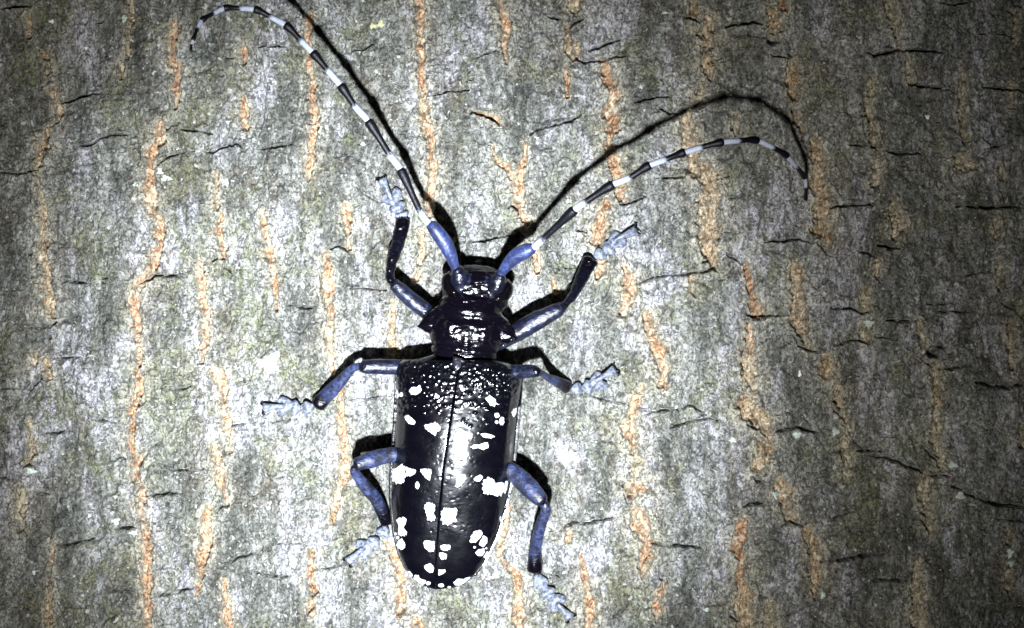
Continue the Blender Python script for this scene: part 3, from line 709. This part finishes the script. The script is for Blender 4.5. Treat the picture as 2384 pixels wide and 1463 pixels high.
body_v, body_f, tags = [], [], []
def add(loftres, blue=0.0, tarsus=0.0):
    v, f = loftres
    o = len(body_v)
    body_v.extend(map(tuple, v)); body_f.extend([[i + o for i in q] for q in f])
    if isinstance(blue, tuple):                     # (amount, where along the part it fades to black)
        n_ = len(f[-1]); fr = np.repeat(np.linspace(0, 1, len(v) // n_), n_)
        bl = blue[0] * (1 - sstep(blue[1], blue[1] + .22, fr)) * (0.25 + 0.75 * sstep(0, .2, fr))
        tags.extend([(float(q), tarsus) for q in bl])
    else:
        tags.extend([(blue, tarsus)] * len(v))

AX = np.array([0.135, -0.991]); BX = np.array([0.991, 0.135])   # body axis towards the head; to its right
def ax(base, along, side):
    p = np.array(base) + AX * along + BX * side
    return p[0], p[1]
# head, seen from above: vertex, antennal tubercles, short hanging face
hb = (1108, 690)
def row(base, al, sd, h, hw, hh): return (*ax(base, al, sd), h, hw, hh)
add(loft([row(hb, -50, 0, 2.9, 56, 1.6), row(hb, -30, 0, 2.9, 68, 1.75), row(hb, -14, 0, 3.0, 77, 1.9), row(hb, 8, 0, 3.0, 78, 2.0), row(hb, 26, 0, 3.0, 75, 1.9), row(hb, 38, 0, 2.8, 70, 1.6), row(hb, 44, 0, 2.4, 62, 1.2)], 26))
add(loft([row(hb, 36, 0, 2.6, 56, 1.2), row(hb, 40, 0, 1.4, 48, 0.9)], 18, 4))           # face
for s in (-1, 1):
    add(loft([row(hb, 22, s * 40, 4.0, 24, 1.0), row(hb, 44, s * 46, 4.6, 21, 0.9), row(hb, 54, s * 48, 4.75, 15, 0.7)], 16, 5), 0.15)   # antennal tubercles
    add(loft([row(hb, 38, s * 20, 1.6, 13, .6), row(hb, 44, s * 15, 0.9, 10, .5), row(hb, 48, s * 5, 0.6, 5, .3)], 12, 4))         # mandibles
# pronotum with its two side spines and raised lumps
pb = (1087, 775)
add(loft([row(pb, -58, 0, 3.3, 72, 1.8), row(pb, -48, 0, 3.4, 79, 2.05), row(pb, -38, 0, 3.4, 76, 1.95), row(pb, -16, 0, 3.5, 86, 2.45), row(pb, 12, 0, 3.5, 86, 2.55), row(pb, 34, 0, 3.5, 76, 2.15), row(pb, 46, 0, 3.5, 79, 2.3), row(pb, 58, 0, 3.45, 74, 2.15)], 30))
for s in (-1, 1):
    add(loft([row(pb, 16, s * 60, 3.6, 46, 1.3), row(pb, 11, s * 82, 3.8, 32, 1.0), row(pb, 4, s * 100, 4.1, 17, .6), row(pb, -1, s * 117, 4.3, 3, .16)], 14, 5))
    add(loft([row(pb, 12, s * 36, 5.2, 22, .75), row(pb, -10, s * 36, 5.25, 22, .7)], 14, 4))
add(loft([row(pb, 4, 0, 5.55, 18, .55), row(pb, -26, 0, 5.4, 20, .6)], 14, 4))
# thorax and abdomen under the wing covers
add(loft([(1079, 838, 3.0, 62, 1.5), (1071, 866, 3.0, 104, 1.7), (1066, 890, 3.0, 124, 1.8), (1062, 960, 3.0, 132, 1.8), (1055, 1080, 2.9, 132, 1.8), (1046, 1200, 2.8, 122, 1.6), (1035, 1290, 2.6, 92, 1.2), (1024, 1345, 2.5, 50, .7)], 30))
# legs: (femur rows), (tibia rows): u, v, h, half width
LEGS = [
 dict(fem=[(1035,757,2.6,16),(994,727,2.9,17),(950,692,3.3,17),(919,664,3.5,14)], tib=[(910,655,3.4,9),(908,640,3.1,10),(913,605,2.4,12),(930,554,1.4,15),(938,515,.75,16)],
      t1=((937,507),(935,497),15), t2=((930,490),(924,479),19), t3=(915,472), lobes=((893,455),(928,440)), claw=((911,463),(887,414)), blue=(.38,.05)),
 dict(fem=[(1130,808,2.6,17),(1173,791,2.8,19),(1240,753,3.2,21),(1290,727,3.5,17),(1310,717,3.5,13)], tib=[(1315,713,3.4,9),(1323,703,3.2,9),(1335,686,2.7,11),(1357,642,1.5,14),(1374,609,.75,17)],
      t1=((1389,601),(1402,590),15), t2=((1410,584),(1421,576),17), t3=(1424,568), lobes=((1438,540),(1458,564)), claw=((1431,559),(1485,535)), blue=(.30,.05)),
 dict(fem=[(1010,852,2.8,15),(921,855,3.0,17),(880,854,3.3,17),(848,854,3.5,15)], tib=[(842,854,3.4,8),(832,854,3.2,8),(818,861,2.9,9),(790,892,1.9,13),(756,925,1.0,16),(741,942,.75,17)],
      t1=((726,948),(710,951),15), t2=((696,951),(684,950),17), t3=(677,945), lobes=((649,930),(647,958)), claw=((660,945),(611,951)), blue=(.30,.95)),
 dict(fem=[(1120,866,3.0,15),(1198,866,4.6,15),(1230,865,5.4,15),(1250,866,5.8,13)], tib=[(1254,866,5.8,6),(1264,871,5.0,7),(1275,879,3.9,8),(1297,889,2.2,11),(1320,902,.8,14)],
      t1=((1334,905),(1349,905),14), t2=((1361,904),(1373,900),16), t3=(1380,894), lobes=((1397,869),(1412,900)), claw=((1388,886),(1435,859)), blue=(.30,.8)),
 dict(fem=[(990,1055,3.0,15),(910,1060,3.8,17),(865,1070,4.6,18),(834,1081,5.0,15)], tib=[(826,1090,4.9,9),(828,1102,4.5,10),(854,1138,3.2,13),(878,1167,1.9,14),(900,1216,.8,13)],
      t1=((897,1230),(889,1246),15), t2=((878,1256),(868,1267),15), t3=(861,1273), lobes=((829,1267),(842,1297)), claw=((846,1277),(808,1311)), blue=(.85,.95)),
 dict(fem=[(1130,1060,3.0,18),(1197,1103,3.9,20),(1232,1136,4.7,21),(1259,1163,5.1,17)], tib=[(1268,1175,5.0,10),(1270,1190,4.7,11),(1258,1225,3.5,12),(1246,1277,1.8,13),(1245,1326,.8,16)],
      t1=((1250,1342),(1262,1364),16), t2=((1270,1372),(1278,1385),18), t3=(1283,1394), lobes=((1316,1397),(1294,1424)), claw=((1298,1406),(1330,1441)), blue=(.95,.95)),
]
PX = S
for L in LEGS:
    fb, tb = L['blue']
    add(loft([(u, v, h, w * 1.08, w * PX * 1.0) for u, v, h, w in L['fem']], 16, 6), (fb, .78))
    k = len(L['tib'])
    add(loft([(u, v, h, w * 1.14, w * PX * (1.05 if i < k - 2 else 0.75)) for i, (u, v, h, w) in enumerate(L['tib'])], 16, 6, ground_h=False), (tb, .62))
    for key in ('t1', 't2'):
        (u0, v0), (u1, v1), w = L[key]
        add(loft([(u0, v0, .50, w * .62, .26), (u0 * .4 + u1 * .6, v0 * .4 + v1 * .6, .60, w * 1.12, .34), (u1, v1, .55, w * 1.08, .26)], 14, 4, ground_h=True), .1, .85)
    tu, tv = L['t3']
    for (lu, lv) in L['lobes']:
        add(loft([(tu, tv, .55, 10, .28), (tu * .5 + lu * .5, tv * .5 + lv * .5, .46, 13, .26), (lu * .92 + tu * .08, lv * .92 + tv * .08, .40, 11, .20)], 12, 4, ground_h=True), .1, .75)
    (cu, cv), (du, dv) = L['claw']
    add(loft([(cu, cv, .85, 5, .18), (cu * .6 + du * .4, cv * .6 + dv * .4, .9, 6.5, .22), (cu * .12 + du * .88, cv * .12 + dv * .88, .75, 12, .26)], 12, 4, ground_h=True), .1, .8)
    dd = np.array([du - cu, dv - cv], float); dd /= np.linalg.norm(dd); nn = np.array([-dd[1], dd[0]])
    for s in (-1, 1):     # the two claws
        q0 = np.array([du, dv]) - dd * 4 + nn * s * 5; q1 = np.array([du, dv]) + dd * 1 + nn * s * 12; q2 = np.array([du, dv]) - dd * 4 + nn * s * 16
        add(loft([(*q0, .75, 3.6, .14), (*q1, .6, 3.2, .12), (*q2, .25, 1.8, .07)], 8, 4, ground_h=True), 0, 0)

me = bpy.data.meshes.new("body_src")
me.from_pydata(body_v, [], body_f)          # millimetre units for the voxel remesh
src = bpy.data.objects.new("body_src", me)
col.objects.link(src)
rm = src.modifiers.new("r", 'REMESH'); rm.mode = 'VOXEL'; rm.voxel_size = 0.078; rm.use_smooth_shade = True
sm = src.modifiers.new("s", 'SMOOTH'); sm.factor = 0.5; sm.iterations = 2
dg = bpy.context.evaluated_depsgraph_get()
ev = src.evaluated_get(dg)
bm_ = bpy.data.meshes.new_from_object(ev)
bpy.data.objects.remove(src)
n = len(bm_.vertices)
bc = np.empty(n * 3, np.float32); bm_.vertices.foreach_get("co", bc); bc = bc.reshape(-1, 3).astype(float)
kd = kdtree.KDTree(len(body_v))
for i, p in enumerate(body_v): kd.insert(p, i)
kd.balance()
near = np.array([kd.find(p)[1] for p in bc])
tg = np.array(tags)[near]
nrm = np.empty(n * 3, np.float32); bm_.vertices.foreach_get("normal", nrm); nrm = nrm.reshape(-1, 3)
pu = bc[:, 0] / S; pv = bc[:, 2] / S
shell = (tg.sum(1) < 0.2) & (bc[:, 2] > -6)
wr_ = np.abs(fbm(pu / 26., pv / 9., 81, 2) - .5) * 2
bc = bc + nrm * np.where(shell, (fbm(pu / 24., pv / 13., 83, 2) - .5) * 0.20 - 0.05 * (1 - wr_) ** 3, (fbm(pu / 14., pv / 14. + bc[:, 1] * 2, 85, 2) - .5) * 0.10)[:, None]
bm_.vertices.foreach_set("co", ((bc - BO) * MM).astype(np.float32).ravel())
for an, arr in (("blue", tg[:, 0]), ("tarsus", tg[:, 1])):
    a = bm_.attributes.new(an, 'FLOAT', 'POINT'); a.data.foreach_set("value", arr.astype(np.float32))
bm_.name = "body"
bm_.materials.clear(); bm_.materials.append(M_BODY)
bm_.polygons.foreach_set("use_smooth", np.ones(len(bm_.polygons), bool))
bm_.update()
body = bpy.data.objects.new("body", bm_); col.objects.link(body); body.parent = beetle

def part(name, vf, mat, parent, matidx=None):
    v, f = vf
    o = mesh_np(name, np.array(v) - BO, f, mat, parent)
    if matidx is not None:
        o.data.polygons.foreach_set("material_index", np.asarray(matidx, np.int32))
    return o

# eyes wrap round behind each antennal base
for s in (-1, 1):
    part("eye", loft([row(hb, 40, s * 66, 2.9, 10, .5), row(hb, 26, s * 70, 3.5, 15, .9), row(hb, 8, s * 64, 4.3, 14, .7), row(hb, 2, s * 50, 4.85, 9, .4)], 16, 6), M_EYE, beetle)

# wing covers ------------------------------------------------------
vL = [838, 845, 860, 880, 960, 1050, 1100, 1160, 1240, 1290, 1325, 1348, 1362, 1369, 1373]
xL = [938, 929, 923, 920, 917, 911, 907, 906, 914, 926, 943, 962, 981, 996, 1014]
vR = [838, 845, 852, 862, 880, 920, 980, 1050, 1120, 1190, 1250, 1310, 1340, 1360, 1369, 1373]
xR = [1150, 1180, 1200, 1212, 1217, 1214, 1209, 1203, 1195, 1180, 1161, 1131, 1108, 1078, 1054, 1016]
vS = [838, 875, 950, 1020, 1100, 1200, 1300, 1373]
xS = [1072, 1065, 1053, 1043, 1031, 1022, 1015, 1014.5]
vT = np.arange(834, 1374.0, 1.0)
_sl = np.tan(np.radians(np.interp(vT, [834, 850, 900, 950, 1000, 1070, 1150, 1240, 1310, 1350, 1373], [-34, -16, -7, -2, 0.5, 7.5, 14, 17, 21, 30, 48])))
hT = -np.cumsum(_sl) * S; hT = hT - hT.max() + 6.95
hE = np.interp(vT, [834, 880, 1050, 1240, 1350, 1373], [3.6, 3.3, 3.1, 3.0, 2.75, 2.6])
hT = np.maximum(hT, hE + 0.05)
def z2(pts): return [(860 + x / 4.8775, 820 + y / 4.8775) for x, y in pts]
def z3(pts): return [(860 + x / 4.5725, 1080 + y / 4.5725) for x, y in pts]
def ell(cx, cy, rx, ry, n=10): return [(cx + rx * math.cos(6.2832 * k / n), cy + ry * math.sin(6.2832 * k / n)) for k in range(n)]
SPOTS = [z2(p) for p in (
 [(455,440),(480,400),(540,400),(570,370),(590,420),(570,460),(520,485),(470,475)], [(302,415),(322,440),(328,500),(312,525),(304,480)], ell(360,482,22,26),
 [(1320,520),(1370,490),(1440,550),(1430,620),(1370,600)], [(400,740),(440,715),(490,755),(520,790),(500,825),(450,815)],
 [(625,840),(690,810),(760,805),(810,850),(800,890),(765,900),(745,940),(690,915),(640,880)], [(975,940),(1000,900),(1030,870),(1080,905),(1130,910),(1170,945),(1150,980),(1080,985),(1010,990)],
 [(1260,930),(1310,920),(1370,935),(1420,960),(1370,980),(1300,970)], [(1145,1080),(1190,1050),(1250,1055),(1300,1030),(1350,1030),(1340,1080),(1300,1115),(1240,1085),(1180,1100)],
 [(1615,690),(1640,645),(1675,635),(1672,690),(1640,740)], ell(1450,720,27,28), ell(1505,785,28,45), ell(1447,795,18,18), ell(1060,425,24,20), ell(765,505,30,22),
 )] + [z3(p) for p in (
 [(236,70),(290,40),(340,15),(380,25),(378,130),(360,190),(290,218),(250,180),(236,120)], [(392,35),(430,50),(495,70),(480,105),(430,130),(390,125)], [(540,60),(600,55),(655,60),(655,120),(640,185),(600,150),(560,105)], ell(510,230,22,38),
 [(930,140),(960,110),(1010,120),(1030,160),(1000,200),(960,245),(915,240),(925,190)], [(1110,160),(1150,130),(1200,120),(1205,155),(1170,190),(1130,185)],
 [(1210,190),(1270,150),(1320,170),(1340,210),(1415,195),(1415,260),(1400,330),(1350,340),(1290,320),(1240,320),(1210,270)], [(1450,185),(1476,180),(1468,260),(1446,312),(1430,295)],
 [(580,430),(640,415),(695,430),(695,490),(680,530),(700,560),(685,600),(630,605),(610,560),(590,480)], [(765,520),(800,480),(860,475),(930,490),(920,560),(915,610),(850,640),(790,640),(765,580)],
 [(290,600),(330,575),(390,590),(385,640),(360,680),(400,730),(370,770),(305,740),(310,660)], [(285,860),(320,810),(345,800),(375,860),(370,900),(340,915),(305,895)], ell(276,745,13,15), ell(300,785,16,16),
 [(575,850),(590,820),(650,825),(690,825),(688,870),(680,930),(650,940),(600,900)], [(755,880),(790,860),(850,870),(860,910),(820,930),(770,920)], [(745,950),(780,945),(825,970),(815,1010),(770,1020),(750,990)],
 [(1060,830),(1090,770),(1120,725),(1170,705),(1210,740),(1190,770),(1130,840)], [(1170,840),(1210,775),(1250,780),(1250,840),(1220,885),(1180,875)], [(1125,950),(1160,915),(1220,905),(1235,940),(1190,985),(1140,970)],
 [(590,1090),(640,1055),(680,1090),(680,1160),(640,1160),(590,1120)], [(735,1130),(800,1130),(810,1150),(770,1180),(738,1190)], [(402,1152),(430,1147),(460,1185),(452,1210)],
 [(460,1228),(480,1185),(525,1190),(530,1220),(590,1240),(600,1275),(560,1290),(500,1270)], ell(628,1275,24,18), ell(762,1296,32,18), [(895,1270),(940,1225),(990,1230),(1035,1240),(1005,1285),(940,1300)],
 [(1012,1222),(1070,1206),(1072,1222),(1030,1243)], ell(850,1318,18,12), [(1215,995),(1250,935),(1268,938),(1236,1002)], ell(1398,590,9,28), ell(1120,890,14,12), ell(1245,900,10,10),
 )]
rg = np.random.default_rng(3)
GR = []
while len(GR) < 620:
    v = 843 + rg.uniform(0, 1) ** 1.5 * 170; u = rg.uniform(921, 1213)
    if rg.random() < 1 - ((v - 843) / 185) ** 2 * (1.0 if u > 1060 else 1.6): k_ = 1 + 0.55 * min(1, abs(u - 1062) / 110); GR.append((u, v, rg.uniform(2.2, 3.8) * (1 + .5 * (k_ - 1)), rg.uniform(.05, .15) * k_))
while len(GR) < 900:
    GR.append((rg.uniform(915, 1200), rg.uniform(960, 1240), rg.uniform(2.0, 3.0), rg.uniform(-.05, -.02)))
GR = np.array(GR)
for poly in SPOTS:              # no beads under the white hair patches
    pc = np.mean(poly, 0); pr = np.max(np.hypot(*(np.array(poly) - pc).T))
    GR = GR[(np.hypot(GR[:, 0] - pc[0], GR[:, 1] - pc[1]) > pr + 2)]
def ely_h(u, v, fine=True):
    u = np.asarray(u, float); v = np.asarray(v, float)
    xs = np.interp(v, vS, xS)
    xe = np.where(u < xs, np.interp(v, vL, xL), np.interp(v, vR, xR))
    t = np.clip(np.abs((u - xs) / np.where(np.abs(xe - xs) < 1e-6, 1e-6, xe - xs)), 0, 1)
    top, edge = np.interp(v, vT, hT), np.interp(v, vT, hE)
    h = edge + (top - edge) * (1 - np.minimum(t / np.interp(v, [860, 960], [1.0, .965]), 1) ** 2.5) ** 0.6 + 0.05 * np.clip((t - .965) / .035, 0, 1)
    h = h - 0.018 * np.exp(-((u - xs) / 1.6) ** 2)
    fade = np.clip((1 - t) * 6, 0, 1) * np.clip((1373 - v) / 60, 0, 1)
    h = h + fade * ((fbm(u / 60., v / 64., 61, 2) - .5) * 0.20 + 0.0020 * (u - xs))
    return h
def granules(u, v):
    out = np.zeros(np.shape(u))
    for gu, gv, gr, gh in GR:
        m = (np.abs(u - gu) < 9) & (np.abs(v - gv) < 9)
        if m.any(): out[m] = (np.maximum if gh > 0 else np.minimum)(out[m], gh * np.exp(-(((u[m] - gu) ** 2 + (v[m] - gv) ** 2) / gr ** 2)))
    return out
ely = {}
for s, name in ((-1, "l"), (1, "r")):
    ns, nt = 300, 92
    q = np.linspace(0, 1, ns)
    vrow = 839 + (1372.6 - 839) * (1 - (1 - q) ** 1.25)
    front = 12 if s > 0 else 0
    vrow = np.sort(np.maximum(vrow, 839))
    tcol = np.sin(np.linspace(0, 1, nt) * math.pi / 2) ** 0.9
    VV, TC = np.meshgrid(vrow, tcol, indexing='ij')
    xs = np.interp(VV, vS, xS) + s * 0.03
    xe = np.interp(VV, vL, xL) if s < 0 else np.interp(VV, vR, xR)
    UU = xs + (xe - xs) * TC
    HH = ely_h(UU, VV) + granules(UU, VV)
    top = P(UU, VV, HH)
    lip1 = P(xe + s * 1.2, VV, np.interp(VV, vT, hE) - .10)[:, -1:, :]
    lip2 = P(xe - s * 1.0, VV, np.interp(VV, vT, hE) - .32)[:, -1:, :]
    tb = tcol[::-1][4::6]
    VB, TB = np.meshgrid(vrow, tb, indexing='ij')
    xsb = np.interp(VB, vS, xS) + s * 0.03; xeb = np.interp(VB, vL, xL) if s < 0 else np.interp(VB, vR, xR)
    UB = xsb + (xeb - xsb) * TB
    bot = P(UB, VB, ely_h(UB, VB) - 0.32)
    g = np.concatenate([top, lip1, lip2, bot], 1)
    m = g.shape[1]
    I, J = np.meshgrid(np.arange(ns - 1), np.arange(m), indexing='ij')
    J2 = (J + 1) % m
    fq = np.stack([I * m + J, (I + 1) * m + J, (I + 1) * m + J2, I * m + J2], -1).reshape(-1, 4)
    if s > 0: fq = fq[:, ::-1]
    fl = fq.tolist()
    fl.append(list(range(m)) if s < 0 else list(range(m))[::-1])
    fl.append(([(ns - 1) * m + k for k in range(m)])[::s])
    ely[s] = part("elytron", (g.reshape(-1, 3), fl), M_ELY, beetle)

for k, poly in enumerate(SPOTS):
    p = np.array(poly)
    # resample and rough up the outline
    nxt = np.roll(p, -1, 0)
    seg = np.concatenate([p[i] + (nxt[i] - p[i]) * np.linspace(0, 1, 9, endpoint=False)[:, None] for i in range(len(p))])
    for _ in range(2): seg = (np.roll(seg, 1, 0) + 2 * seg + np.roll(seg, -1, 0)) / 4
    cen = seg.mean(0)
    nn = len(seg)
    w = 1 + (vnoise(seg[:, 0] / 4.5, seg[:, 1] / 4.5, 70 + k) - .5) * 0.26 + (vnoise(seg[:, 0] / 1.6, seg[:, 1] / 1.6, 90 + k) - .5) * 0.22
    out = cen + (seg - cen) * w[:, None] * 1.1
    xs = np.interp(cen[1], vS, xS); s = -1 if cen[0] < xs else 1
    pts = []; fc = []
    for q, lift in ((0, .05), (.4, .05), (.75, .05), (.93, .045), (1.0, -.05)):
        ring = (cen + (out - cen) * q)[:(1 if q == 0 else nn)]
        xe_ = np.interp(ring[:, 1], vL, xL) + 0.8 if s < 0 else np.interp(ring[:, 1], vR, xR) - 0.8
        sx = np.interp(ring[:, 1], vS, xS)
        uu = np.clip(ring[:, 0], xe_, sx - 1.2) if s < 0 else np.clip(ring[:, 0], sx + 1.2, xe_)
        vv_ = np.clip(ring[:, 1], 840, 1371)
        pts.append(P(uu, vv_, ely_h(uu, vv_) + lift))
    fc = [[0, 1 + i, 1 + (i + 1) % nn] for i in range(nn)]
    for r_ in range(3):
        b0 = 1 + r_ * nn
        fc += [[b0 + i, b0 + nn + i, b0 + nn + (i + 1) % nn, b0 + (i + 1) % nn] for i in range(nn)]
    part("white_spot", (np.vstack(pts), [f[::-1] for f in fc]), M_SPOT, ely[s])

# scutellum, the small shield between the wing covers
part("scutellum", loft([(1071, 838, float(ely_h(1071, 840)) - .02, 17, .2), (1066, 850, float(ely_h(1066, 850)) - .04, 13, .2), (1063, 859, float(ely_h(1063, 859)) - .05, 7, .16), (1061, 864, float(ely_h(1061, 864)) - .05, 3, .1)], 14, 5), M_SCUT, beetle)

# antennae -----------------------------------------------------------
def antenna(scape, joints):
    """joints: (u, v, h, half width, band) along the flagellum; each segment = pale base + black end"""
    root = part("antenna", loft(scape, 18, 7), M_SCAPE, beetle)
    k = 0
    allp = np.array([j[:4] for j in joints], float)
    # smooth path through every joint
    path = catmull([(a, b, c, d, 0) for a, b, c, d in allp], 5)
    per = 5
    i = 0
    while i < len(joints) - 1:
        j = min(i + 2, len(joints) - 1)
        rows = path[i * per: j * per + 1].copy()
        m = len(rows)
        frac = np.linspace(0, 1, m)
        rows[:, 3] *= 0.86 + 0.38 * sstep(0.74, 0.95, frac) - 0.10 * sstep(.15, 0, frac)
        rows[:, 4] = rows[:, 3] * S
        v, f = loft(rows, 14, 1)
        n = 14
        cum = np.concatenate([[0], np.cumsum(np.hypot(np.diff(rows[:, 0]), np.diff(rows[:, 1])))])
        half = cum[per] if m > per else cum[-1]
        band = np.where(cum <= half, 0.5 * cum / max(half, 1e-6), 0.5 + 0.5 * (cum - half) / max(cum[-1] - half, 1e-6))
        band = np.concatenate([[band[0]] * 3, band, [band[-1]] * 3])
        sg = part("antenna_segment", (v, f), M_SEG, root)
        at_ = sg.data.attributes.new("band", 'FLOAT', 'POINT')
        at_.data.foreach_set("value", np.repeat(band, n).astype(np.float32))
        i = j
    return root
antenna([(1066, 640, 4.4, 9, .36), (1061, 626, 4.8, 10, .42), (1042, 577, 5.6, 17, .64), (1018, 541, 6.0, 17, .66), (1006, 526, 6.1, 14, .55)],
 [(1004,526,6.1,10),(980,496,6.1,9),(935,400,6.3,9.5),(908,362,6.5,9),(860,286,7.1,9.5),(826,247,7.5,8.8),(796,203,7.8,9.3),(763,164,8.0,8.5),(731,126,8.3,9),(701,95,8.5,8),(668,61,8.7,8.5),(630,40,9.0,7.5),(596,23,9.3,8),(559,20,9.7,7),(525,19,10.2,7.2),(497,32,10.8,6.2),(471,47,11.4,6.2),(460,66,11.9,4.8),(450,92,12.3,4.8),(446,104,12.5,3.8),(444,118,12.6,3)])
antenna([(1162, 652, 4.4, 9, .36), (1166, 637, 4.9, 10, .42), (1196, 601, 5.8, 17, .64), (1222, 586, 6.3, 18, .66), (1236, 580, 6.5, 14, .55)],
 [(1238,580,6.5,10),(1262,559,7.3,9),(1334,492,9.4,10),(1361,472,9.9,9),(1423,432,10.8,9.6),(1466,414,11.2,8.8),(1509,387,11.6,9),(1551,371,12.2,8.2),(1591,356,12.8,8.6),(1634,343,13.2,7.8),(1679,332,13.5,8.2),(1719,328,13.0,7.4),(1761,327,12.0,7.8),(1798,343,10.9,7.2),(1830,362,9.8,7.2),(1853,387,7.2,6.2),(1872,412,4.8,6.0),(1876,434,3.4,4.8),(1876,464,2.2,4)])
